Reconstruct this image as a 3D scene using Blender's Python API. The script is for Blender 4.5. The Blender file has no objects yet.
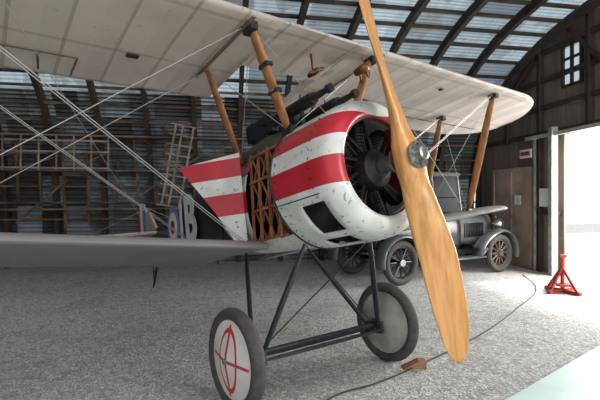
import bpy, bmesh, math, random
from mathutils import Vector, Matrix, Euler
random.seed(7)
S=bpy.context.scene
S.view_settings.view_transform='Standard'
col=S.collection
R=math.radians
# ---------------------------------------------------------------- materials
def newmat(name):
    m=bpy.data.materials.new(name); m.use_nodes=True
    nt=m.node_tree; b=nt.nodes['Principled BSDF']; return m,nt,b
def mat(name,c,rough=.6,metal=0,noise=0,nscale=8,bump=0,bscale=40,c2=None,coord='Object',detail=5):
    m,nt,b=newmat(name); b.inputs['Roughness'].default_value=rough; b.inputs['Metallic'].default_value=metal
    b.inputs['Base Color'].default_value=(*c,1)
    tc=nt.nodes.new('ShaderNodeTexCoord')
    if noise or c2:
        n=nt.nodes.new('ShaderNodeTexNoise'); n.inputs['Scale'].default_value=nscale; n.inputs['Detail'].default_value=detail
        nt.links.new(tc.outputs[coord],n.inputs['Vector'])
        r=nt.nodes.new('ShaderNodeValToRGB'); nt.links.new(n.outputs['Fac'],r.inputs[0])
        if c2 is None: c2=tuple(x*(1-noise) for x in c)
        r.color_ramp.elements[0].position=.35; r.color_ramp.elements[1].position=.62
        r.color_ramp.elements[0].color=(*c2,1); r.color_ramp.elements[1].color=(*c,1)
        nt.links.new(r.outputs[0],b.inputs['Base Color'])
    if bump:
        n=nt.nodes.new('ShaderNodeTexNoise'); n.inputs['Scale'].default_value=bscale
        nt.links.new(tc.outputs[coord],n.inputs['Vector'])
        bp=nt.nodes.new('ShaderNodeBump'); bp.inputs['Strength'].default_value=bump; bp.inputs['Distance'].default_value=.02
        nt.links.new(n.outputs['Fac'],bp.inputs['Height']); nt.links.new(bp.outputs[0],b.inputs['Normal'])
    return m
class NB:
    def __init__(s,nt): s.nt=nt
    def m(s,op,a,b=None):
        n=s.nt.nodes.new('ShaderNodeMath'); n.operation=op
        for i,v in enumerate((a,b)):
            if v is None: continue
            if isinstance(v,(int,float)): n.inputs[i].default_value=v
            else: s.nt.links.new(v,n.inputs[i])
        return n.outputs[0]
    def band(s,v,lo,hi): return s.m('MULTIPLY',s.m('GREATER_THAN',v,lo),s.m('LESS_THAN',v,hi))
    def mix(s,f,a,b):
        n=s.nt.nodes.new('ShaderNodeMix'); n.data_type='RGBA'
        for i,v in ((0,f),(6,a),(7,b)):
            if isinstance(v,tuple): n.inputs[i].default_value=(*v,1)
            elif isinstance(v,(int,float)): n.inputs[i].default_value=v
            else: s.nt.links.new(v,n.inputs[i])
        return n.outputs[2]
    def noise(s,vec,scale,detail=4):
        n=s.nt.nodes.new('ShaderNodeTexNoise'); n.inputs['Scale'].default_value=scale; n.inputs['Detail'].default_value=detail
        s.nt.links.new(vec,n.inputs['Vector']); return n.outputs['Fac']
    def xyz(s,out='Object'):
        tc=s.nt.nodes.new('ShaderNodeTexCoord'); sp=s.nt.nodes.new('ShaderNodeSeparateXYZ')
        s.nt.links.new(tc.outputs[out],sp.inputs[0]); return tc.outputs[out],sp.outputs[0],sp.outputs[1],sp.outputs[2]

def paint_mat(name,front):
    m,nt,b=newmat(name); q=NB(nt); v,x,y,z=q.xyz()
    nz=q.noise(v,5)
    white=q.mix(nz,(.36,.36,.33),(.84,.84,.82))
    red=q.mix(nz,(.32,.012,.02),(.54,.022,.04))
    st=q.m('ADD',q.band(z,.20,.36),q.band(z,-.12,.06))
    c=q.mix(st,white,red)
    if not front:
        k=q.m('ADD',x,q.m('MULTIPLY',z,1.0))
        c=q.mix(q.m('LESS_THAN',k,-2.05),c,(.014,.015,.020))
    speck=q.m('GREATER_THAN',q.noise(v,30,6),.64)
    c=q.mix(q.m('MULTIPLY',speck,.6),c,(.10,.085,.06))
    nt.links.new(c,b.inputs['Base Color']); b.inputs['Roughness'].default_value=.32
    return m
M_paint=paint_mat('striped_fuselage_paint',False); M_cowl=paint_mat('striped_cowling_paint',True)

def wing_mat(name,c1,c2,rs_=.5):
    m,nt,b=newmat(name); q=NB(nt); v,x,y,z=q.xyz()
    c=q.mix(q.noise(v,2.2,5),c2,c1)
    fr=q.m('FRACT',q.m('MULTIPLY',q.m('ABSOLUTE',y),1/.34))
    rib=q.band(fr,.0,.075)
    c=q.mix(q.m('MULTIPLY',rib,rs_),c,(.26,.20,.155))
    rs=q.m('FRACT',q.m('MULTIPLY',x,1/.72)); c=q.mix(q.m('MULTIPLY',q.band(rs,.0,.05),rs_*.8),c,(.24,.19,.145))
    sp=q.m('GREATER_THAN',q.noise(v,22,5),.68); c=q.mix(q.m('MULTIPLY',sp,.5),c,(.30,.16,.09))
    nt.links.new(c,b.inputs['Base Color']); b.inputs['Roughness'].default_value=.55
    bp=nt.nodes.new('ShaderNodeBump'); bp.inputs['Strength'].default_value=.6; bp.inputs['Distance'].default_value=.025
    nt.links.new(q.m('ABSOLUTE',q.m('SUBTRACT',fr,.5)),bp.inputs['Height']); nt.links.new(bp.outputs[0],b.inputs['Normal'])
    return m
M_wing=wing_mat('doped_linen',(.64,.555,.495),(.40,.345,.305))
M_wing_shaded=wing_mat('doped_linen_shaded',(.26,.255,.245),(.165,.165,.165),.35)  # lower wings: underside shade put into a darker copy of the linen

def wood_mat(name,c1,c2,scale,axis=2,stretch=.08,rough=.35):
    m,nt,b=newmat(name); q=NB(nt)
    tc=nt.nodes.new('ShaderNodeTexCoord'); mp=nt.nodes.new('ShaderNodeMapping')
    sc=[scale]*3; sc[axis]*=stretch; mp.inputs['Scale'].default_value=sc
    nt.links.new(tc.outputs['Object'],mp.inputs[0])
    nz=q.noise(mp.outputs[0],1,6)
    r=nt.nodes.new('ShaderNodeValToRGB'); nt.links.new(nz,r.inputs[0])
    r.color_ramp.elements[0].position=.36; r.color_ramp.elements[1].position=.60
    r.color_ramp.elements[0].color=(*c2,1); r.color_ramp.elements[1].color=(*c1,1)
    nt.links.new(r.outputs[0],b.inputs['Base Color']); b.inputs['Roughness'].default_value=rough
    return m
M_prop=wood_mat('propeller_wood',(.60,.295,.095),(.43,.195,.055),30,2,.04,.3)
M_strut=wood_mat('varnished_ash',(.40,.17,.055),(.22,.09,.03),25,2,.1,.4)
M_lattice=mat('inner_wood',(.32,.12,.05),.7,0,.5,12)
M_steel=mat('dark_steel',(.035,.04,.043),.45,.4,.4,20)
M_black=mat('black_void',(.008,.008,.009),.8)
M_engine=mat('engine_metal',(.035,.033,.031),.45,.6,.5,15)
M_hub=mat('hub_steel',(.45,.45,.44),.32,.9,.5,25)
M_tyre=mat('tyre_rubber',(.065,.06,.057),.85,0,.35,14,.2)
M_wire=mat('wire',(.36,.36,.36),.4,.3)
M_olive=mat('olive_paint',(.06,.07,.045),.55,0,.3)
M_white=mat('white_paint',(.75,.75,.73),.5,0,.15)
M_redp=mat('red_paint',(.40,.035,.025),.55,0,.45,12)
M_blue=mat('roundel_blue',(.12,.24,.40),.5)

# ---------------------------------------------------------------- mesh helpers
def obj(name,bm,m,parent=None,smooth=False,loc=None,rot=None):
    me=bpy.data.meshes.new(name); bmesh.ops.recalc_face_normals(bm,faces=bm.faces[:]); bm.to_mesh(me); bm.free()
    if not isinstance(m,(list,tuple)): m=[m]
    for k in m: me.materials.append(k)
    if smooth:
        for p in me.polygons: p.use_smooth=True
    o=bpy.data.objects.new(name,me); col.objects.link(o)
    if parent: o.parent=parent
    if loc: o.location=loc
    if rot: o.rotation_euler=rot
    return o
def empty(name,M=None):
    e=bpy.data.objects.new(name,None); e.empty_display_size=.2; col.objects.link(e)
    if M is not None: e.matrix_world=M
    return e
def frame(d,up=Vector((0,0,1))):
    d=d.normalized()
    if abs(d.dot(up))>.98: up=Vector((1,0,0))
    a=d.cross(up).normalized(); b=a.cross(d).normalized(); return a,b
def tube(bm,p,q,r,n=8,r2=None,cap=True):
    p=Vector(p);q=Vector(q); a,b=frame(q-p); r2=r if r2 is None else r2
    A=[bm.verts.new(p+(a*math.cos(t)+b*math.sin(t))*r) for t in [2*math.pi*i/n for i in range(n)]]
    B=[bm.verts.new(q+(a*math.cos(t)+b*math.sin(t))*r2) for t in [2*math.pi*i/n for i in range(n)]]
    for i in range(n): bm.faces.new((A[i],A[(i+1)%n],B[(i+1)%n],B[i]))
    if cap: bm.faces.new(A); bm.faces.new(B)
def box(bm,c,s,rot=None,mi=0):
    c=Vector(c); vs=[]
    for dx in(-.5,.5):
        for dy in(-.5,.5):
            for dz in(-.5,.5):
                v=Vector((dx*s[0],dy*s[1],dz*s[2]))
                if rot is not None: v=rot@v
                vs.append(bm.verts.new(c+v))
    for f in((0,1,3,2),(4,6,7,5),(0,4,5,1),(2,3,7,6),(0,2,6,4),(1,5,7,3)):
        fc=bm.faces.new([vs[i] for i in f]); fc.material_index=mi
def beam(bm,p,q,w,h,up=Vector((0,0,1))):
    p=Vector(p);q=Vector(q); a,b=frame(q-p,up); vs=[]
    for e in(p,q):
        for sa,sb in((-1,-1),(1,-1),(1,1),(-1,1)): vs.append(bm.verts.new(e+a*w/2*sa+b*h/2*sb))
    for f in((0,1,2,3),(7,6,5,4),(0,4,5,1),(1,5,6,2),(2,6,7,3),(3,7,4,0)): bm.faces.new([vs[i] for i in f])
def lathe(bm,prof,axis='x',n=48,c=(0,0,0),close=False):
    c=Vector(c); rings=[]
    for (h,r) in prof:
        ring=[]
        for i in range(n):
            t=2*math.pi*i/n; u,v=r*math.cos(t),r*math.sin(t)
            if axis=='x': w=Vector((h,u,v))
            elif axis=='y': w=Vector((u,h,v))
            else: w=Vector((u,v,h))
            ring.append(bm.verts.new(c+w))
        rings.append(ring)
    pr=list(zip(rings,rings[1:]))
    if close: pr.append((rings[-1],rings[0]))
    for A,B in pr:
        for i in range(n): bm.faces.new((A[i],A[(i+1)%n],B[(i+1)%n],B[i]))
    return rings
def torus(bm,R0,r,axis='y',c=(0,0,0),n=48,k=12,squash=1):
    lathe(bm,[(r*squash*math.sin(2*math.pi*i/k),R0+r*math.cos(2*math.pi*i/k)) for i in range(k)],axis,n,c,True)
def interp(tab,s):
    for a,b in zip(tab,tab[1:]):
        if s<=b[0]:
            t=(s-a[0])/(b[0]-a[0]); t=max(0,t); return [x+(y-x)*t for x,y in zip(a,b)]
    return list(tab[-1])
def spow(v,e): return math.copysign(abs(v)**e,v)
def loft(bm,tab,ss,n=48,sign=-1):
    """tab rows: s,hw,zb,zt,nTop,nBot"""
    rings=[]
    for s in ss:
        _,hw,zb,zt,nt_,nb=interp(tab,s); zm=(zb+zt)/2; h=(zt-zb)/2; ring=[]
        for i in range(n):
            a=2*math.pi*i/n; ca,sa=math.cos(a),math.sin(a); e=2/(nt_ if sa>=0 else nb)
            ring.append(bm.verts.new((sign*s,hw*spow(ca,e),zm+h*spow(sa,e))))
        rings.append(ring)
    for A,B in zip(rings,rings[1:]):
        for i in range(n): bm.faces.new((A[i],A[(i+1)%n],B[(i+1)%n],B[i]))
    return rings
def strut(bm,p,q,w,t,n=14,k=8,ax=Vector((1,0,0))):
    p=Vector(p);q=Vector(q); d=(q-p).normalized(); a=(ax-d*ax.dot(d)).normalized(); b=d.cross(a); rings=[]
    for j in range(k+1):
        f=j/k; sc=.55+.45*math.sin(math.pi*min(1,max(0,f)))**.5; c=p.lerp(q,f)
        rings.append([bm.verts.new(c+a*w/2*sc*math.cos(2*math.pi*i/n)+b*t/2*sc*math.sin(2*math.pi*i/n)) for i in range(n)])
    for A,B in zip(rings,rings[1:]):
        for i in range(n): bm.faces.new((A[i],A[(i+1)%n],B[(i+1)%n],B[i]))
    bm.faces.new(rings[0]); bm.faces.new(rings[-1])

# ================================================================= CAMERA
cam=bpy.data.cameras.new('camera'); co=bpy.data.objects.new('camera',cam); col.objects.link(co)
cam.sensor_width=36; cam.lens=430/600*36; co.location=(0,0,1.45); co.rotation_euler=(R(90),0,0); S.camera=co

# ================================================================= HANGAR
C0=Vector((4.5,11.2,0)); Bv=Vector((.985,.174,0)).normalized(); Ev=Vector((.174,-.985,0)).normalized()
def W(u,t,z): return C0+Bv*u+Ev*t+Vector((0,0,z))
HW=6.5;HH=5.05
def prof(ph,off=0):
    c,s=math.cos(ph),math.sin(ph)
    return HW-(HW-off)*spow(c,2/3), (HH-off)*spow(s,2/3)
def ztop(t):
    x=min(1,abs(HW-t)/HW); return HH*(1-x**3)**(1/3)
U0=-14.5
def sheet_mat(name,c1,c2,trans,pw,ph_,grime=.75,power=1.6):
    m,nt,b=newmat(name); q=NB(nt)
    tc=nt.nodes.new('ShaderNodeTexCoord'); sp=nt.nodes.new('ShaderNodeSeparateXYZ'); nt.links.new(tc.outputs['UV'],sp.inputs[0])
    u,v=sp.outputs[0],sp.outputs[1]
    cm=nt.nodes.new('ShaderNodeCombineXYZ')
    nt.links.new(q.m('FLOOR',q.m('MULTIPLY',u,1/pw)),cm.inputs[0]); nt.links.new(q.m('FLOOR',q.m('MULTIPLY',v,1/ph_)),cm.inputs[1])
    wn=nt.nodes.new('ShaderNodeTexWhiteNoise'); nt.links.new(cm.outputs[0],wn.inputs['Vector'])
    c=q.mix(q.m('POWER',wn.outputs['Value'],power),c2,c1)
    c=q.mix(q.m('MULTIPLY',q.m('GREATER_THAN',q.noise(tc.outputs['UV'],1.6,6),.55),.45),c,(c2[0]*.9+.03,c2[1]*.7+.012,c2[2]*.5))
    corr=q.m('SINE',q.m('MULTIPLY',v,2*math.pi/.09))
    c=q.mix(q.m('MULTIPLY',q.m('GREATER_THAN',corr,.2),.35),c,(.02,.02,.02))
    mp=nt.nodes.new('ShaderNodeMapping'); mp.inputs['Scale'].default_value=(5,.35,1); nt.links.new(tc.outputs['UV'],mp.inputs[0])
    c=q.mix(q.m('MULTIPLY',q.noise(mp.outputs[0],2,5),grime),c,(c2[0]*.5,c2[1]*.5,c2[2]*.5))
    nt.links.new(c,b.inputs['Base Color']); b.inputs['Roughness'].default_value=.5; b.inputs['Metallic'].default_value=.2
    bp=nt.nodes.new('ShaderNodeBump'); bp.inputs['Strength'].default_value=.8; bp.inputs['Distance'].default_value=.03
    nt.links.new(corr,bp.inputs['Height']); nt.links.new(bp.outputs[0],b.inputs['Normal'])
    if trans:
        tr=nt.nodes.new('ShaderNodeBsdfTranslucent'); nt.links.new(c,tr.inputs[0])
        mx=nt.nodes.new('ShaderNodeMixShader'); mx.inputs[0].default_value=trans
        nt.links.new(b.outputs[0],mx.inputs[1]); nt.links.new(tr.outputs[0],mx.inputs[2])
        nt.links.new(mx.outputs[0],nt.nodes['Material Output'].inputs[0])
    return m
M_sheet=sheet_mat('wall_corrugated',(.58,.66,.72),(.08,.082,.085),.0,.49,.66,.5,1.4)  # pale blue-grey panels put light between the framing into the sheet colour
M_roof=sheet_mat('roof_corrugated',(.62,.76,.84),(.18,.22,.25),.5,.98,1.3,.65)
def shell(name,ph0,ph1,m,n=20):
    bm=bmesh.new(); uv=bm.loops.layers.uv.new(); rows=[];arc=0;last=None
    for i in range(n+1):
        t,z=prof(ph0+(ph1-ph0)*i/n)
        if last: arc+=math.hypot(t-last[0],z-last[1])
        last=(t,z); rows.append((bm.verts.new(W(U0,t,z)),bm.verts.new(W(.0,t,z)),arc))
    for a,b in zip(rows,rows[1:]):
        f=bm.faces.new((a[0],a[1],b[1],b[0]))
        for l,uvc in zip(f.loops,((U0,a[2]),(0,a[2]),(0,b[2]),(U0,b[2]))): l[uv].uv=uvc
    return obj(name,bm,m,smooth=True)
phA=.66
shell('wall_back',0.0,phA,M_sheet,40); 
PH1=math.pi*.56
shell('ceiling',phA,PH1,M_roof,30)
M_rib=mat('rib_timber',(.045,.03,.022),.8,0,.5,6); M_purlin=mat('purlin_timber',(.20,.135,.09),.8,0,.7,3)
M_pd=mat('purlin_dark',(.06,.045,.035),.8,0,.5,3)
bm=bmesh.new()
u=-.15
while u>U0:
    N=34
    last=None
    for i in range(N+1):
        f=(i/N)**1.6
        p=W(u,*prof(PH1*f,.10))
        if last is not None: beam(bm,last,p,.09,.17,Bv.cross((p-last).normalized()))
        last=p
    u-=.98
obj('arched_ribs',bm,M_rib)
N=400; arc=0; last=None; nxt=.3
bm=bmesh.new(); bm2=bmesh.new()
for i in range(N+1):
    t,z=prof(PH1*(i/N)**1.6,.045)
    if last: arc+=math.hypot(t-last[0],z-last[1])
    if arc>=nxt:
        tg=Vector((t-last[0],z-last[1])); nrm=Ev*tg.y*-1+Vector((0,0,tg.x)); nrm.normalize()
        if z<3.7: beam(bm,W(U0,t+.12,z),W(-.05,t+.12,z),.035,.055,nrm); nxt+=.36
        else: beam(bm2,W(U0,t,z),W(-.05,t,z),.06,.05,nrm); nxt+=.42
    last=(t,z)
u=-.9
while u>-14:
    a=random.uniform(-.12,.12); z1=random.uniform(2.3,3.2); z0=random.choice((0,0,.9,1.4))
    beam(bm,W(u,.30,z0),W(u+a,.30+max(0,(z1-2.2))*.28,z1),random.uniform(.03,.07),.035); u-=random.uniform(.35,.7)
for k in range(5):
    u=-13+k*2.35; z0=random.uniform(.9,1.8); beam(bm,W(u,.38,z0),W(u+random.uniform(.9,1.6),.50,z0+random.uniform(.7,1.3)),.03,.04)
for (z,t) in((1.25,.55),(2.05,.6),(2.75,.75)):
    beam(bm,W(-13.5,t,z),W(-5.0,t,z+.02),.28,.035)
obj('wall_purlins',bm,M_purlin); obj('roof_purlins',bm2,M_pd)
# wall_left
bm=bmesh.new(); vs=[bm.verts.new(W(U0,*prof(math.pi*i/40))) for i in range(41)]; bm.faces.new(vs); obj('wall_left',bm,M_rib)
def board_mat(name,c1,c2):
    m,nt,b=newmat(name); q=NB(nt); v,x,y,z=q.xyz()
    oi=nt.nodes.new('ShaderNodeNewGeometry')
    c=q.mix(oi.outputs['Random Per Island'],c1,c2)
    mp=nt.nodes.new('ShaderNodeMapping'); mp.inputs['Scale'].default_value=(12,12,.8); nt.links.new(v,mp.inputs[0])
    c=q.mix(q.m('MULTIPLY',q.noise(mp.outputs[0],1,5),.7),c,(.03,.02,.015))
    nt.links.new(c,b.inputs['Base Color']); b.inputs['Roughness'].default_value=.85
    return m
M_board=board_mat('siding_boards',(.32,.25,.20),(.18,.16,.14))
bm=bmesh.new()
OT0,OT1,OH=3.08,6.4,2.70
def board(t0,t1,z0,za,zb):
    vs=[]
    for du in (0,.03):
        vs+= [bm.verts.new(W(du,t0,z0)),bm.verts.new(W(du,t1,z0)),bm.verts.new(W(du,t1,zb)),bm.verts.new(W(du,t0,za))]
    for f in((0,1,2,3),(7,6,5,4),(0,4,5,1),(1,5,6,2),(2,6,7,3),(3,7,4,0)): bm.faces.new([vs[i] for i in f])
t=0.0
WIN=(3.1,3.45,3.62,4.35)
while t<13:
    t1=min(13,t+.18); a,b_=ztop(t),ztop(t1); g=.006
    z0=OH if (t+.09>OT0 and t+.09<OT1) else 0
    if WIN[0]<t+.09<WIN[1]: board(t,t1-g,z0,WIN[2],WIN[2]); board(t,t1-g,WIN[3],max(a,WIN[3]+.01),max(b_,WIN[3]+.01))
    else: board(t,t1-g,z0,max(a,z0+.01),max(b_,z0+.01))
    t=t1
obj('wall_right',bm,M_board)
bm=bmesh.new()
for (ta,tb,z) in ((0.1,12,2.78),(.3,12,3.3),(.6,12,3.85),(1.0,12,4.4),(0,.9,1.2),(2.35,3.0,1.2),(0,.9,.4)):
    beam(bm,W(-.06,ta,z),W(-.06,tb,z),.07,.09)
for t in (.55,1.5,2.5,3.7,4.9,6.5): beam(bm,W(-.07,t,2.7 if OT0<t<OT1 or t==1.5 else 0),W(-.07,t,ztop(t)-.05),.09,.09)
for (a,b_) in (((.6,3.0),(2.4,4.4)),((3.2,4.7),(4.8,2.9))): beam(bm,W(-.09,*a),W(-.09,*b_),.05,.08)
obj('trim_1',bm,M_rib)
bm=bmesh.new(); beam(bm,W(-.15,2.95,0),W(-.15,2.95,2.85),.12,.12); beam(bm,W(-.15,2.2,2.72),W(-.15,9,2.72),.06,.07); beam(bm,W(-.10,2.4,0.0),W(-.10,2.4,2.72),.05,.05)
obj('trim_2',bm,mat('grey_trim',(.45,.43,.39),.6,0,.4))
# window
bm=bmesh.new(); bm.faces.new([bm.verts.new(W(.0,a,b_)) for a,b_ in((3.05,3.58),(3.5,3.58),(3.5,4.38),(3.05,4.38))])
m,nt,b=newmat('frosted_pane'); tr=nt.nodes.new('ShaderNodeBsdfTranslucent'); tr.inputs[0].default_value=(.24,.28,.30,1); nt.links.new(tr.outputs[0],nt.nodes['Material Output'].inputs[0])
obj('window_1',bm,m)
def wbox(bm,u,t,z,su,st,sz):
    rot=Matrix((Bv,Ev,Vector((0,0,1)))).transposed(); box(bm,W(u,t,z),(su,st,sz),rot)
bm=bmesh.new()
for tt in(3.06,3.275,3.49): wbox(bm,-.03,tt,3.98,.05,.045,.80)
for zz in(3.6,3.85,4.1,4.36): wbox(bm,-.03,3.275,zz,.05,.45,.04)
o=obj('window_1_frame',bm,M_rib); o.parent=bpy.data.objects['window_1']
# door_1 (closed)
bm=bmesh.new(); wbox(bm,-.05,1.62,1.08,.05,1.3,2.14)
for tt in(1.0,1.62,2.24): wbox(bm,-.085,tt,1.08,.02,.06,2.14)
for zz in(.08,1.1,2.12): wbox(bm,-.087,1.62,zz,.02,1.3,.06)
wbox(bm,-.11,1.12,1.02,.05,.03,.12)
obj('door_1',bm,mat('door_brown',(.42,.32,.26),.6,0,.3,3))
bm=bmesh.new(); wbox(bm,-.14,2.18,2.42,.03,.34,.18); obj('exit_sign',bm,M_white)
bm=bmesh.new(); wbox(bm,-.16,2.18,2.42,.02,.26,.08); o=obj('exit_sign_lettering',bm,M_redp); o.parent=bpy.data.objects['exit_sign']
for (t,z,a,h) in ((2.68,1.50,.26,.36),(1.9,1.45,.2,.2)):
    bm=bmesh.new(); wbox(bm,-.12,t,z,.01,a,h); obj('paper_notice',bm,M_white)

# ground
def gravel():
    m,nt,b=newmat('gravel'); q=NB(nt); v,x,y,z=q.xyz()
    vo=nt.nodes.new('ShaderNodeTexVoronoi'); vo.inputs['Scale'].default_value=60; nt.links.new(v,vo.inputs['Vector'])
    sp=nt.nodes.new('ShaderNodeSeparateXYZ'); nt.links.new(vo.outputs['Color'],sp.inputs[0])
    g=q.mix(sp.outputs[0],(.24,.235,.225),(.56,.55,.53))
    big=q.noise(v,.9,6); g=q.mix(q.m('MULTIPLY',big,.6),g,(.38,.37,.355))
    sm=q.m('GREATER_THAN',q.noise(v,26,5),.58); g=q.mix(q.m('MULTIPLY',sm,.5),g,(.78,.77,.74))
    dk=q.m('GREATER_THAN',q.noise(v,9,8),.57); g=q.mix(q.m('MULTIPLY',dk,.33),g,(.16,.155,.145))
    st=q.m('GREATER_THAN',q.noise(v,1.4,8),.56); g=q.mix(q.m('MULTIPLY',st,.16),g,(.12,.115,.105))
    nt.links.new(g,b.inputs['Base Color']); b.inputs['Roughness'].default_value=.95
    bp=nt.nodes.new('ShaderNodeBump'); bp.inputs['Strength'].default_value=.5; bp.inputs['Distance'].default_value=.015
    nt.links.new(q.m('ADD',vo.outputs['Distance'],q.noise(v,14,4)),bp.inputs['Height']); nt.links.new(bp.outputs[0],b.inputs['Normal']); return m
bm=bmesh.new(); bm.faces.new([bm.verts.new(p) for p in((-22,-16,0),(28,-16,0),(28,26,0),(-22,26,0))]); obj('floor',bm,gravel())
bm=bmesh.new()
T=[bm.verts.new(W(a,b_,.012)) for a,b_ in((.06,-6),(40,-6),(40,14),(.06,14))]; bm.faces.new(T)
obj('floor_outside_pad',bm,mat('overexposed_white',(.90,.90,.88),.8,0,.04,2))  # added pad; overexposed daylight outside is put into its near-white colour
bm=bmesh.new()
pl=[(-.6,1.47),(1.52,3.12),(2.96,4.24),(5.6,6.3),(6.3,3.2),(6,-1),(-.6,-1)]
A=[bm.verts.new((x,y,.002)) for x,y in pl];B=[bm.verts.new((x,y,.018)) for x,y in pl]
bm.faces.new(B)
for i in range(len(pl)): j=(i+1)%len(pl); bm.faces.new((A[i],A[j],B[j],B[i]))
obj('floor_painted_walkway',bm,mat('mint_floor_paint',(.52,.69,.63),.5,0,.15,2))

# ================================================================= BIPLANE
tau=R(11)
MP=Matrix.Translation((.69,2.75,1.72))@Matrix.Rotation(R(-53),4,'Z')@Matrix.Rotation(-tau,4,'Y')
P=empty('biplane',MP)
bm=bmesh.new()
pr=[(-.26,.335),(-.215,.35),(-.195,.37),(-.19,.395),(-.20,.427),(-.225,.455),(-.26,.476),(-.30,.489),(-.35,.496)]+[(-.35-.04*i,.498) for i in range(1,14)]
rings=lathe(bm,pr,'x',96,(0,0,.008))
dl=[]
for f in bm.faces:
    c=f.calc_center_median(); th=math.degrees(math.atan2(c.z,-c.y)); s=-c.x
    if (.33<s<.60 and -54<th<-24) or (.40<s<.66 and -82<th<-62): dl.append(f)
bmesh.ops.delete(bm,geom=dl,context='FACES')
o=obj('engine_cowling',bm,M_cowl,P,True); md=o.modifiers.new('s','SOLIDIFY'); md.thickness=.012; md.offset=-1
bm=bmesh.new(); rr=lathe(bm,[(-.62,.03),(-.62,.47)],'x',48); obj('firewall',bm,M_black,P)
bm=bmesh.new(); torus(bm,.500,.008,'x',(-.85,0,.008),96,8); torus(bm,.35,.012,'x',(-.235,0,.008),96,8)
obj('cowling_bands',bm,M_steel,P,True)
bm=bmesh.new()
for k in range(48):
    a=2*math.pi*k/48; box(bm,(-.40,.499*math.cos(a),.008+.499*math.sin(a)),(.008,.008,.008)); box(bm,(-.80,.499*math.cos(a),.008+.499*math.sin(a)),(.009,.009,.009))
for th in(-20,62,118,200): 
    a=R(th); tube(bm,(-.36,-.498*math.cos(a),.008+.498*math.sin(a)),(-.85,-.498*math.cos(a),.008+.498*math.sin(a)),.004,5)
obj('cowling_seams',bm,M_steel,P)
# rotary engine
bm=bmesh.new()
lathe(bm,[(-.22,.0),(-.22,.07),(-.26,.13),(-.34,.15),(-.48,.15),(-.5,.05)],'x',32)
for k in range(9):
    a=2*math.pi*k/9+.2; d=Vector((0,math.cos(a),math.sin(a))); c=Vector((-.42,0,0))
    tube(bm,c+d*.12,c+d*.40,.052,16)
    for j in range(9): tube(bm,c+d*(.17+.024*j),c+d*(.178+.024*j),.068,16)
    tube(bm,c+Vector((.07,0,0))+d*.1,c+Vector((.06,0,0))+d*.39,.009,6)
    tube(bm,c+Vector((.10,0,0))+d*.1+d.cross(Vector((1,0,0)))*.05,c+Vector((.04,0,0))+d*.38+d.cross(Vector((1,0,0)))*.05,.012,6)
obj('rotary_engine',bm,M_engine,P)
# fuselage
tab=[(.86,.465,-.46,.47,2,2.1),(1.3,.43,-.46,.47,2.1,3),(1.7,.40,-.45,.46,2.1,3.4),(2.2,.36,-.42,.42,2.2,4),(3.0,.29,-.34,.37,2.6,4.5),(4.0,.19,-.20,.28,3,4.5),(5.0,.07,-.06,.17,3,4),(5.35,.02,.02,.13,3,3)]
ss=[.86+.04*i for i in range(113)]; ss=[s for s in ss if s<5.35]+[5.35]
bm=bmesh.new(); rings=loft(bm,tab,ss,72); bm.faces.new(rings[-1])
dl=[]
for f in bm.faces:
    c=f.calc_center_median(); s=-c.x
    if .91<s<1.33 and -.36<c.z<.33 and c.y<-.15: dl.append(f)
    if 1.75<s<2.2 and c.z>.22 and abs(c.y)<.24: dl.append(f)
bmesh.ops.delete(bm,geom=dl,context='FACES')
obj('fuselage',bm,M_paint,P,True)
bm=bmesh.new(); box(bm,(-1.12,-.12,0),(.5,.02,.8)); obj('inner_bulkhead',bm,mat('inner_brown',(.16,.065,.03),.8,0,.6,9),P)
bm=bmesh.new()
for x in(-.93,-1.06,-1.2,-1.32): beam(bm,(x,-.40,-.36),(x,-.36,.34),.016,.02)
for z in(-.36,-.12,.12,.33): beam(bm,(-.9,-.385+abs(z)*.06,z),(-1.34,-.385+abs(z)*.06,z),.02,.018)
for i in range(3):
    z0=-.36+.24*i
    for j in range(3):
        x0=-.93-.13*j
        beam(bm,(x0,-.36,z0),(x0-.13,-.36,z0+.24),.010,.014); beam(bm,(x0,-.35,z0+.24),(x0-.13,-.35,z0),.010,.014)
obj('side_lattice',bm,M_lattice,P)
# hinged side access panel, swung open outward and aft (same livery stripes)
bm=bmesh.new()
h0=Vector((-1.38,-.43,0)); dirn=Vector((-.74,-.67,0)).normalized(); nn=Vector((-dirn.y,dirn.x,0))
K=12; fr_=[];bk=[]
for i in range(K+1):
    z=-.36+.76*i/K; L=.10+.46*(i/K)**1.15; zo=z-.05*(i/K)
    for Lst,o_ in((fr_,-.006),(bk,.006)):
        Lst.append((bm.verts.new(h0+nn*o_+Vector((0,0,z))),bm.verts.new(h0+dirn*L+nn*o_+Vector((0,0,zo)))))
for i in range(K):
    bm.faces.new((fr_[i][0],fr_[i][1],fr_[i+1][1],fr_[i+1][0])); bm.faces.new((bk[i][0],bk[i][1],bk[i+1][1],bk[i+1][0]))
    bm.faces.new((fr_[i][1],bk[i][1],bk[i+1][1],fr_[i+1][1])); bm.faces.new((fr_[i][0],bk[i][0],bk[i+1][0],fr_[i+1][0]))
bm.faces.new((fr_[0][0],fr_[0][1],bk[0][1],bk[0][0])); bm.faces.new((fr_[K][0],fr_[K][1],bk[K][1],bk[K][0]))
obj('open_access_panel',bm,M_cowl,P)
bm=bmesh.new(); box(bm,(-1.97,0,.05),(.5,.5,.5)); obj('cockpit_interior',bm,M_black,P)
bm=bmesh.new(); 
for i in range(24):
    a0,a1=2*math.pi*i/24,2*math.pi*(i+1)/24
    f=lambda a:Vector((-1.97+.25*math.cos(a),.25*math.sin(a),.42-.35*(.25*math.sin(a))**2*4+.09*math.cos(a)*.5))
    tube(bm,f(a0),f(a1),.022,8)
obj('cockpit_coaming',bm,M_lattice,P,True)
bm=bmesh.new()
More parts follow.
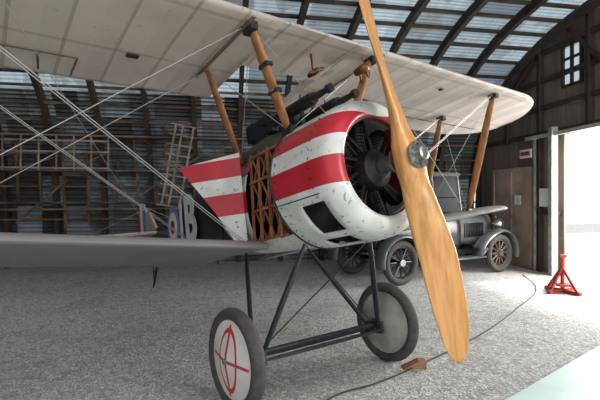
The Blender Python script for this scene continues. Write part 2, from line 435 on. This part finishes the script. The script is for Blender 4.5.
for (x,z) in((-1.5,-.02),(-1.9,-.08)):
    box(bm,(x,-.405 if x>-1.7 else -.385,z),(.012,.012,.62))
obj('panel_seams',bm,M_steel,P)
# roundel and letters
for k,(r_,m_) in enumerate(((.265,M_blue),(.18,M_white),(.085,M_redp))):
    bm=bmesh.new(); bmesh.ops.create_cone(bm,cap_ends=True,segments=48,radius1=r_,radius2=r_,depth=.006)
    obj('roundel_ring_%d'%(k+1),bm,m_,P,loc=(-3.44,-.264-.005*k,.05),rot=(R(90),0,R(-6)))
def text(s,loc,size,rot,m,name):
    cu=bpy.data.curves.new(name,'FONT'); cu.body=s; cu.size=size; cu.extrude=.004; cu.offset=.024; cu.materials.append(m)
    o=bpy.data.objects.new(name,cu); col.objects.link(o); o.parent=P; o.location=loc; o.rotation_euler=rot
text('B',(-2.92,-.328,-.20),.72,(R(90),0,R(-6)),M_white,'letter_b')
bm=bmesh.new(); box(bm,(0,0,0),(.09,.008,.48)); obj('letter_bar',bm,M_white,P,loc=(-3.07,-.308,.05),rot=(0,0,R(-6)))
# tail
def plate(bm,pts,th,axis):
    A=[];B=[]
    for (a,b_) in pts:
        for L,o in((A,-th/2),(B,th/2)):
            L.append(bm.verts.new((a,b_,o) if axis=='z' else (a,o,b_)))
    bm.faces.new(A);bm.faces.new(B)
    n=len(pts)
    for i in range(n): bm.faces.new((A[i],A[(i+1)%n],B[(i+1)%n],B[i]))
bm=bmesh.new(); plate(bm,[(-4.45,-.15),(-4.75,-.95),(-4.95,-1.22),(-5.25,-1.27),(-5.5,-1.1),(-5.6,-.6),(-5.45,-.15),(-5.45,.15),(-5.6,.6),(-5.5,1.1),(-5.25,1.27),(-4.95,1.22),(-4.75,.95),(-4.45,.15)],.04,'z')
obj('tailplane',bm,M_wing,P,loc=(0,0,.12))
m,nt,b=newmat('rudder_stripes'); q=NB(nt); v,x,y,z=q.xyz()
c=q.mix(q.m('GREATER_THAN',x,-5.57),(.42,.03,.03),(.75,.75,.72)); c=q.mix(q.m('GREATER_THAN',x,-5.43),c,(.10,.2,.42)); nt.links.new(c,b.inputs['Base Color'])
bm=bmesh.new(); plate(bm,[(-5.3,-.12),(-5.3,.60),(-5.38,.70),(-5.5,.73),(-5.64,.66),(-5.74,.45),(-5.76,.15),(-5.68,-.1),(-5.5,-.2)],.035,'y'); obj('rudder',bm,m,P)
bm=bmesh.new(); plate(bm,[(-4.75,.15),(-4.95,.36),(-5.1,.50),(-5.28,.55),(-5.28,.1)],.035,'y'); obj('fin',bm,M_wing,P)
bm=bmesh.new(); strut(bm,(-4.75,0,-.1),(-5.15,0,-.52-.14),.05,.04); strut(bm,(-5.05,0,.0),(-5.1,0,-.55),.03,.03); obj('tail_skid',bm,M_steel,P)
# wings
def wing(name,x0,z0,y0,y1,dih,m,cut=False,mirror=False):
    bm=bmesh.new(); CH=1.37; ys=[]
    y=y0
    while y<3.2: ys.append(y); y+=.17
    ys+= [3.2+.95*math.sin(math.pi/2*i/14)*1.0 for i in range(15)]
    half=[y for y in ys]
    if cut: half=sorted(set([0,.2,.399,.401]+[y for y in half if y>.42]))
    full=[-y for y in reversed(half) if y>0]+half if cut else half
    K=16; rings=[]
    for y in full:
        ay=abs(y); q_=min(1,max(0,(ay-3.2)/.95)); e=1-math.sqrt(max(0,1-q_*q_))
        le=.82*e; te=CH-.54*e
        if cut and ay<.4: te=CH-.70
        c=max(te-le,.012); zz=z0+max(0,ay-.3)*math.tan(dih); ring=[]
        th=c*.085*(1 if c>.3 else c/.3)+.012
        ts=[.5-.5*math.cos(math.pi*i/K) for i in range(K+1)]
        up=[(t,(th*(3.0*math.sqrt(t)*(1-t)**.9)*.62)) for t in ts]
        lo=[(t,-.012+.016*math.sin(math.pi*t) if 0<t<1 else 0) for t in ts[1:-1]]
        lo.reverse()
        for (t,dz) in up+lo:
            xx=le+t*c; ring.append(bm.verts.new((x0-xx,y,zz+dz-(xx)*math.tan(R(2)))))
        rings.append(ring)
    n=len(rings[0])
    for A,B in zip(rings,rings[1:]):
        for i in range(n): bm.faces.new((A[i],A[(i+1)%n],B[(i+1)%n],B[i]))
    bm.faces.new(rings[0]); bm.faces.new(rings[-1])
    if mirror:
        bmesh.ops.scale(bm,vec=(1,-1,1),verts=bm.verts)
    o=obj(name,bm,m,P,True); 
    md=o.modifiers.new('e','EDGE_SPLIT'); md.split_angle=R(50)
    return o
UX,UZ=-.58,1.17; LX,LZ=-1.18,-.43; DI=R(5)
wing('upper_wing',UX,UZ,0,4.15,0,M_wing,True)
wing('lower_wing_starboard',LX,LZ,.36,4.15,DI,M_wing_shaded,mirror=True)
wing('lower_wing_port',LX,LZ,.36,4.15,DI,M_wing_shaded)
bm=bmesh.new()
for s in(-1,1):
    box(bm,(UX-1.03,2.7*s,UZ-.052),(.012,2.2,.006)); box(bm,(UX-1.18,1.6*s,UZ-.055),(.30,.012,.006)); 
    box(bm,(UX-.66,.66*s,UZ-.034),(1.30,.03,.006))
obj('aileron_gaps',bm,mat('gap_brown',(.14,.10,.075),.8),P)
def zl(y): return LZ+max(0,abs(y)-.3)*math.tan(DI)
bm=bmesh.new()
for s in(-1,1):
    strut(bm,(-.82,.30*s,.40),(-.72,.62*s,1.17),.105,.045)
    strut(bm,(-1.58,.30*s,.36),(-1.46,.62*s,1.15),.095,.042)
    yy=2.75*s
    strut(bm,(LX-.16,yy,zl(yy)+.03),(UX-.16,yy,UZ-.01),.10,.04)
    strut(bm,(LX-.92,yy,zl(yy)+.0),(UX-.90,yy,UZ-.03),.10,.04)
obj('wing_struts',bm,M_strut,P,True)
bm=bmesh.new()
for s in(-1,1):
    for p in((-.82,.30*s,.42),(-.72,.62*s,1.13)): box(bm,p,(.12,.06,.06))
    yy=2.75*s
    for p in((LX-.16,yy,zl(yy)+.05),(UX-.16,yy,UZ-.03),(LX-.92,yy,zl(yy)+.03),(UX-.9,yy,UZ-.05)): box(bm,p,(.1,.07,.06))
box(bm,(-.78,.42*-1,.7),(.11,.055,.03)); box(bm,(-.75,.5*-1,.88),(.11,.055,.03))
obj('strut_fittings',bm,M_steel,P)
# rigging
bm=bmesh.new(); r_=.0035
for s in(-1,1):
    yy=2.75*s; yr=.40*s; yc=.62*s
    for dx in(-.02,.02):
        tube(bm,(LX-.16+dx,yr,LZ),(UX-.16+dx,yy,UZ),r_,5)
        tube(bm,(LX-.92+dx,yr,LZ),(UX-.9+dx,yy,UZ-.03),r_,5)
    tube(bm,(UX-.16,yc,UZ),(LX-.16,yy,zl(yy)),r_,5); tube(bm,(UX-.9,yc,UZ-.03),(LX-.92,yy,zl(yy)),r_,5)
    tube(bm,(LX-.16,yy,zl(yy)),(UX-.9,yy,UZ),r_,5); tube(bm,(LX-.92,yy,zl(yy)),(UX-.16,yy,UZ),r_,5)
    tube(bm,(-.82,.3*s,.42),(-1.46,.62*s,1.15),r_,5); tube(bm,(-1.58,.3*s,.38),(-.72,.62*s,1.15),r_,5)
    tube(bm,(UX-.1,2.2*s,UZ-.1),(-4.9,.1*s,.2),.003,5)
    tube(bm,(-5.2,1.0*s,.14),(-5.2,0,.6),.003,5)
tube(bm,(-.82,-.3,.42),(-.72,.62,1.15),r_,5); tube(bm,(-.82,.3,.42),(-.72,-.62,1.15),r_,5)
obj('rigging_wires',bm,M_wire,P)
bm=bmesh.new()
for s in(-1,1):
    tube(bm,(UX-1.08,1.85*s,UZ+.10),(UX-1.08,1.85*s,UZ-.16),.008,6); box(bm,(UX-.85,1.25*s,UZ-.045),(.05,.09,.012)); box(bm,(UX-.3,1.9*s,UZ-.03),(.04,.04,.012))
obj('aileron_horns',bm,M_steel,P)
# guns
bm=bmesh.new()
for s in(-1,1):
    y=.13*s; z=.66
    tube(bm,(-.68,y,z),(-1.25,y,z),.045,16)
    for j in range(12): tube(bm,(-.72-.04*j,y,z),(-.735-.04*j,y,z),.052,16)
    tube(bm,(-.50,y,z),(-.68,y,z),.020,12,.03); tube(bm,(-.48,y,z),(-.52,y,z),.034,12)
    box(bm,(-1.45,y,z),(.42,.075,.16)); box(bm,(-1.45,y,z-.1),(.2,.06,.1)); tube(bm,(-.85,y,z-.2),(-.85,y,z),.02,8)
    box(bm,(-1.66,y,z+.02),(.06,.05,.1)); tube(bm,(-.85,y,z),(-.85,y,z+.09),.006,6)
tube(bm,(-1.35,-.3,.66),(-1.35,.3,.66),.012,6)
obj('machine_guns',bm,M_steel,P)
bm=bmesh.new(); rg=loft(bm,[(.88,.26,.2,.47,2,2),(1.25,.30,.2,.58,2,2),(1.7,.27,.2,.56,2,2)],[.9+.1*i for i in range(9)],32); bm.faces.new(rg[0]);bm.faces.new(rg[-1])
obj('gun_hump',bm,M_olive,P,True)
def blade(bm,c,R0,w,th,ang):
    for s in(1,-1):
        prev=None
        for j in range(9):
            f=j/8; r=.01+R0*f; ww=w*(.35+.65*math.sin(math.pi*min(1,f*.85+.12))); be=R(55-30*f)*1
            rad=Vector((0,math.cos(ang),math.sin(ang)))*s; tn=Vector((0,-math.sin(ang),math.cos(ang)))*s
            ch=tn*math.cos(be)+Vector((1,0,0))*math.sin(be); nn=rad.cross(ch)
            ring=[bm.verts.new(Vector(c)+rad*r+ch*ww/2*a+nn*th/2*b_) for a,b_ in((-1,0),(0,1),(1,0),(0,-1))]
            if prev:
                for i in range(4): bm.faces.new((prev[i],prev[(i+1)%4],ring[(i+1)%4],ring[i]))
            prev=ring
        bm.faces.new(prev)
bm=bmesh.new(); blade(bm,(-.83,.07,.99),.085,.04,.012,.4); lathe(bm,[(-.80,.001),(-.81,.02),(-.86,.028),(-.94,.02),(-.95,.001)],'x',12,(0,.07,.99)); tube(bm,(-.88,.07,.99),(-.88,.07,1.16),.01,6)
blade(bm,(-.53,.33,.93),.08,.04,.012,1.9); lathe(bm,[(-.50,.001),(-.51,.03),(-.56,.04),(-.64,.03),(-.65,.001)],'x',12,(0,.33,.93)); tube(bm,(-.6,.33,.93),(-.75,.5,.93),.01,6)
obj('pump_propellers',bm,mat('pump_bronze',(.20,.085,.04),.4,.5,.3),P,True)
# undercarriage
AX,AZ=-1.107,-1.18
bm=bmesh.new()
for s in(-1,1):
    strut(bm,(-.75,.33*s,-.45),(AX+.05,.60*s,AZ-.03),.055,.036); strut(bm,(-1.6,.33*s,-.42),(AX-.05,.60*s,AZ-.03),.055,.036)
    box(bm,(AX,.60*s,AZ-.02),(.2,.035,.10))
    for k in range(5): tube(bm,(AX-.03+.015*k,.575*s,AZ-.05),(AX-.03+.015*k,.625*s,AZ+.05),.008,6)
tube(bm,(AX,-.80,AZ),(AX,.80,AZ),.022,12)
strut(bm,(AX+.09,-.6,AZ-.04),(AX+.09,.6,AZ-.04),.045,.03); strut(bm,(AX-.09,-.6,AZ-.04),(AX-.09,.6,AZ-.04),.045,.03)
tube(bm,(-.75,-.33,-.45),(AX,.6,AZ),.005,6); tube(bm,(-.75,.33,-.45),(AX,-.6,AZ),.005,6)
obj('undercarriage',bm,M_steel,P)
m,nt,b=newmat('wheel_cover'); q=NB(nt); v,x,y,z=q.xyz()
rad=q.m('SQRT',q.m('ADD',q.m('MULTIPLY',x,x),q.m('MULTIPLY',z,z)))
rz=q.m('SQRT',q.m('ADD',q.m('MULTIPLY',q.m('MULTIPLY',x,x),3.2),q.m('MULTIPLY',z,z)))
msk=q.m('ADD',q.band(rz,.190,.224),q.m('MULTIPLY',q.m('ADD',q.band(x,-.013,.013),q.band(z,-.011,.011)),q.m('LESS_THAN',rad,.245)))
msk=q.m('MINIMUM',msk,1)
c=q.mix(q.noise(v,7,5),(.50,.49,.46),(.78,.77,.74)); c=q.mix(msk,c,(.52,.035,.03)); nt.links.new(c,b.inputs['Base Color']); b.inputs['Roughness'].default_value=.5
M_cover=m
M_inner=mat('wheel_inner_cover',(.42,.41,.38),.6,0,.4,6)
for s,nm in((-1,'starboard'),(1,'port')):
    wv=empty('wheel_'+nm); wv.parent=P; wv.location=(AX,(.775 if s<0 else .76)*s,AZ); wv.rotation_euler=(0,tau,0)
    bm=bmesh.new(); torus(bm,.306,.045,'y',(0,0,0),64,14,1.15); torus(bm,.262,.02,'y',(0,0,0),64,8); o=obj('tyre_'+nm,bm,M_tyre,wv,True)
    bm=bmesh.new(); lathe(bm,[(.075*s,.001),(.075*s,.04),(.03*s,.27)],'y',64); obj('wheel_disc_outer_'+nm,bm,M_cover,wv,True)
    bm=bmesh.new(); lathe(bm,[(-.075*s,.001),(-.075*s,.04),(-.03*s,.27)],'y',64); obj('wheel_disc_inner_'+nm,bm,M_inner,wv,True)
    bm=bmesh.new(); tube(bm,(0,-.09,0),(0,.09,0),.022,16); obj('wheel_hub_'+nm,bm,M_hub,wv)
# propeller
bm=bmesh.new(); RP=1.33; pa=R(10.5)
for s in(-1,1):
    prev=None; rad=Vector((0,math.sin(pa),-math.cos(pa)))*(-s); tn=Vector((0,math.cos(pa),math.sin(pa)))*(-s)
    K=40
    for j in range(K+1):
        f=j/K; r=RP*f
        ww=interp([(0,.20),(.08,.20),(.15,.20),(.3,.23),(.45,.255),(.6,.262),(.75,.25),(.88,.21),(.95,.15),(.985,.08),(1,.012)],f)[1]
        th=interp([(0,.15),(.08,.145),(.15,.11),(.3,.07),(.5,.042),(.8,.022),(1,.006)],f)[1]
        be=interp([(0,0),(.06,10),(.2,34),(.35,34),(.6,26),(1,17)],f)[1]; be=R(be)
        off=interp([(0,0),(.2,0),(.5,.018),(.8,.0),(1,-.03)],f)[1]
        ch=tn*math.cos(be)+Vector((1,0,0))*math.sin(be); nn=rad.cross(ch).normalized(); c=rad*r+ch*off
        ring=[]
        for i in range(20):
            a=2*math.pi*i/20; e=.8 if f<.1 else 1
            ring.append(bm.verts.new(c+ch*ww/2*spow(math.cos(a),e)+nn*th/2*spow(math.sin(a),e)))
        if prev:
            for i in range(20): bm.faces.new((prev[i],prev[(i+1)%20],ring[(i+1)%20],ring[i]))
        prev=ring
    bm.faces.new(prev)
obj('propeller',bm,M_prop,P,True)
bm=bmesh.new(); lathe(bm,[(-.3,.05),(-.1,.05),(-.09,.085),(-.075,.085),(-.075,.04)],'x',32); lathe(bm,[(.072,.03),(.072,.088),(.086,.088),(.088,.045),(.13,.045),(.135,.03),(.135,.001)],'x',32)
for k in range(8):
    a=2*math.pi*k/8; tube(bm,(.07,.068*math.cos(a),.068*math.sin(a)),(.105,.068*math.cos(a),.068*math.sin(a)),.011,6)
obj('propeller_hub',bm,M_hub,P)

# ================================================================= VINTAGE CAR
ang=math.atan2(.509,.861)
CARM=Matrix.Translation((2.52,8.54,0))@Matrix.Rotation(ang,4,'Z')
K_=empty('vintage_car',CARM)
M_car=mat('car_black',(.014,.015,.018),.25,.1,.3); M_hood=mat('car_grey',(.14,.15,.15),.25,.3,.3,4); M_chrome=mat('nickel',(.40,.40,.38),.3,.9)
M_spoke=mat('spoke_wood',(.10,.07,.04),.5,0,.3)
WB=1.335
bm=bmesh.new(); rg=loft(bm,[(-1.75,.42,.62,1.08,3,4),(-1.5,.56,.5,1.16,4,5),(-.3,.62,.45,1.18,5,5),(.3,.58,.45,1.20,4,5),(.45,.44,.48,1.22,3,4)],[-1.75+.1*i for i in range(22)]+[.45],32,sign=1); bm.faces.new(rg[0]);bm.faces.new(rg[-1]); 
obj('car_body',bm,M_car,K_,True)
bm=bmesh.new(); rg=loft(bm,[(.42,.44,.55,1.22,2.6,4),(1.5,.30,.55,1.14,2.6,4)],[.42,.7,1.0,1.3,1.5],32,sign=1); bm.faces.new(rg[-1]); obj('bonnet',bm,M_hood,K_,True)
bm=bmesh.new()
for s in(-1,1):
    for j in range(12): box(bm,(.6+.06*j,(.425-.008*j)*s,.85),(.02,.02,.28))
obj('bonnet_louvres',bm,M_car,K_)
bm=bmesh.new(); rg=loft(bm,[(1.48,.31,.5,1.19,3,4),(1.58,.31,.5,1.19,3,4)],[1.48,1.58],32,sign=1); bm.faces.new(rg[0]);bm.faces.new(rg[-1]); tube(bm,(1.53,0,1.18),(1.53,0,1.25),.03,12)
obj('radiator_shell',bm,M_chrome,K_)
bm=bmesh.new()
for s in(-1,1):
    for xc,a0,a1 in((WB,-15,165),(-WB,20,190)):
        prev=None
        for j in range(21):
            a=R(a0+(a1-a0)*j/20); r=.47; x=xc+r*math.cos(a)*1.08; z=.40+r*math.sin(a)
            if xc>0 and j>14: x-= (j-14)*.03
            ring=[]
            for yy,dz in((-.13,-.035),(-.08,.0),(.08,.0),(.13,-.035),(.13,-.055),(0,-.02),(-.13,-.055)):
                nx,nz=math.cos(a),math.sin(a); ring.append(bm.verts.new((x+nx*dz,.66*s+yy,z+nz*dz)))
            if prev:
                for i in range(7): bm.faces.new((prev[i],prev[(i+1)%7],ring[(i+1)%7],ring[i]))
            prev=ring
    box(bm,(-.05,.66*s,.36),(1.65,.26,.03))
    beam(bm,(.62,.66*s,.37),(.82,.66*s,.52),.26,.03)
obj('mudguards',bm,M_hood,K_,True)
bm=bmesh.new(); box(bm,(0,.3,.42),(3.4,.06,.1)); box(bm,(0,-.3,.42),(3.4,.06,.1)); tube(bm,(WB,-.66,.38),(WB,.66,.38),.03); tube(bm,(-WB,-.66,.38),(-WB,.66,.38),.04)
obj('chassis',bm,M_car,K_)
bm=bmesh.new()
beam(bm,(1.9,-.6,.55),(1.9,.6,.55),.03,.05); beam(bm,(1.9,-.6,.45),(1.9,.6,.45),.03,.05)
for s in(-1,1): beam(bm,(1.6,.3*s,.45),(1.9,.3*s,.5),.04,.04)
obj('bumper',bm,M_chrome,K_)
bm=bmesh.new()
for s in(-1,1):
    lathe(bm,[(1.46,.001),(1.48,.05),(1.54,.095),(1.62,.115),(1.63,.10),(1.625,.001)],'x',24,(0,.46*s,.95)); tube(bm,(1.55,.46*s,.55),(1.55,.46*s,.86),.02)
tube(bm,(1.55,-.46,.8),(1.55,.46,.8),.015); obj('headlamps',bm,M_chrome,K_,True)
bm=bmesh.new()
for s in(-1,1): tube(bm,(.38,.52*s,1.18),(.25,.52*s,1.95),.018)
tube(bm,(.25,-.52,1.95),(.25,.52,1.95),.018); tube(bm,(.33,-.52,1.5),(.33,.52,1.5),.012); tube(bm,(.38,-.52,1.2),(.38,.52,1.2),.018)
for s in(-1,1): tube(bm,(-.4,.58*s,1.15),(-.5,.58*s,1.88),.015); tube(bm,(-1.6,.5*s,1.1),(-1.5,.56*s,1.85),.015)
obj('windscreen_frame',bm,M_chrome,K_)
bm=bmesh.new(); bm.faces.new([bm.verts.new(p) for p in((.38,-.5,1.2),(.38,.5,1.2),(.25,.5,1.94),(.25,-.5,1.94))]); obj('windscreen',bm,mat('pale_glass',(.55,.6,.62),.15),K_)
bm=bmesh.new(); rg=loft(bm,[(-1.65,.56,1.84,1.94,3,6),(-.6,.6,1.86,2.0,3,6),(.3,.56,1.9,1.98,3,6)],[-1.65,-1.2,-.6,-.1,.3],24,sign=1); bm.faces.new(rg[0]);bm.faces.new(rg[-1]); obj('soft_top',bm,mat('canvas_top',(.05,.05,.045),.9),K_,True)
bm=bmesh.new(); box(bm,(-.45,0,1.2),(.14,1.0,.4)); box(bm,(-1.45,0,1.2),(.14,1.0,.4)); obj('seat_backs',bm,mat('leather',(.09,.05,.03),.5),K_)
bm=bmesh.new(); torus(bm,.2,.014,'x',(0,.25,1.3),32,8); tube(bm,(0,.25,1.3),(.4,.25,1.0),.014); obj('steering_wheel',bm,M_car,K_)
for i,(x,y) in enumerate(((WB,-.66),(-WB,-.66),(WB,.66),(-WB,.66))):
    bm=bmesh.new(); torus(bm,.325,.06,'y',(x,y,.386),40,10); obj('car_tyre_%d'%(i+1),bm,M_tyre,K_,True)
    bm=bmesh.new()
    for k in range(12):
        a=2*math.pi*k/12; tube(bm,(x+.05*math.cos(a),y,.386+.05*math.sin(a)),(x+.27*math.cos(a),y,.386+.27*math.sin(a)),.016,6)
    torus(bm,.265,.02,'y',(x,y,.386),40,6); obj('car_spokes_%d'%(i+1),bm,M_spoke if i!=1 else M_car,K_)
    bm=bmesh.new(); tube(bm,(x,y-.06,.386),(x,y+.06,.386),.06,16); obj('car_hub_%d'%(i+1),bm,M_chrome,K_)

# ================================================================= floor items
bm=bmesh.new(); cx,cy=4.12,6.75
for a in(20,110,200,290):
    d=Vector((math.cos(R(a)),math.sin(R(a)),0)); beam(bm,Vector((cx,cy,.03))+d*.30,Vector((cx,cy,.03)),.06,.05); beam(bm,Vector((cx,cy,.05))+d*.25,Vector((cx,cy,.40)),.035,.035)
tube(bm,(cx,cy,.02),(cx,cy,.56),.03,12); box(bm,(cx,cy,.57),(.10,.06,.04)); box(bm,(cx,cy,.12),(.22,.22,.03))
obj('red_jack_stand',bm,M_redp)
bm=bmesh.new()
def wedge(c,l,w,h,a):
    rot=Matrix.Rotation(a,3,'Z'); c=Vector(c); L=[]
    for y in(-w/2,w/2): L.append([bm.verts.new(c+rot@Vector(p)) for p in((-l/2,y,0),(l/2,y,0),(l/2,y,h),(l*.2,y,h))])
    bm.faces.new(L[0]);bm.faces.new(L[1])
    for i in range(4): bm.faces.new((L[0][i],L[0][(i+1)%4],L[1][(i+1)%4],L[1][i]))
wedge((.98,3.72,.0),.20,.09,.07,R(0)); 
obj('wheel_chock',bm,mat('chock_wood',(.30,.14,.08),.7,0,.4))
cu=bpy.data.curves.new('floor_cable','CURVE'); cu.dimensions='3D'; cu.bevel_depth=.006; cu.materials.append(mat('cable_black',(.04,.04,.04),.7))
pts=[(.05,2.7),(.22,3.12),(.60,3.38),(1.17,3.87),(1.93,4.6),(2.83,5.65),(3.87,7.05),(4.3,8.3)]
sp=cu.splines.new('BEZIER'); sp.bezier_points.add(len(pts)-1)
for b_,(x,y) in zip(sp.bezier_points,pts): b_.co=(x,y,.012); b_.handle_left_type=b_.handle_right_type='AUTO'
o=bpy.data.objects.new('floor_cable',cu); col.objects.link(o)

# bare wing skeletons stored against the wall
M_frame=mat('bare_spruce',(.34,.28,.21),.8,0,.5,4)
def skeleton(u0,t0,z0,L,H,nr,tilt):
    bm=bmesh.new(); ca,sa=math.cos(tilt),math.sin(tilt)
    def Q(a,b_): return W(u0+a*ca-b_*sa,t0,z0+a*sa+b_*ca)
    for b_ in(0,H*.6,H): beam(bm,Q(0,b_),Q(L,b_),.03,.035)
    for i in range(nr):
        a=L*i/(nr-1); beam(bm,Q(a,-.05),Q(a,H+.1),.02,.025)
    for i in range(0,nr-1,3): beam(bm,Q(L*i/(nr-1),0),Q(L*min(nr-1,i+3)/(nr-1),H*.6),.006,.008)
    o=obj('wing_skeleton',bm,M_frame); return o
skeleton(-11.3,.95,2.09,2.6,.55,9,R(0)); skeleton(-7.3,1.0,1.29,1.7,.36,9,R(80))

# ================================================================= LIGHT
w=bpy.data.worlds.new('world'); S.world=w; w.use_nodes=True; bg=w.node_tree.nodes['Background']; bg.inputs[0].default_value=(.96,.975,1,1); bg.inputs[1].default_value=1.25
def area(name,loc,target,sx,sy,e,c=(1,1,1)):
    l=bpy.data.lights.new(name,'AREA'); l.shape='RECTANGLE'; l.size=sx; l.size_y=sy; l.energy=e; l.color=c
    o=bpy.data.objects.new(name,l); col.objects.link(o); o.location=loc; o.rotation_euler=(Vector(target)-Vector(loc)).to_track_quat('-Z','Y').to_euler(); return o
area('doorway_light',W(.6,4.7,2.0),W(-4,5.5,.6),3,2.5,450,(1,.985,.96))
area('open_front_light',(5.5,-2.0,3.4),(.8,4,1.4),3,3,290,(1,.98,.95))
sl=bpy.data.lights.new('sun','SUN'); sl.energy=3.5; sl.angle=R(6); so=bpy.data.objects.new('sun',sl); col.objects.link(so)
so.rotation_euler=(-Bv*1+Ev*.12+Vector((0,0,-1.25))).to_track_quat('-Z','Y').to_euler()
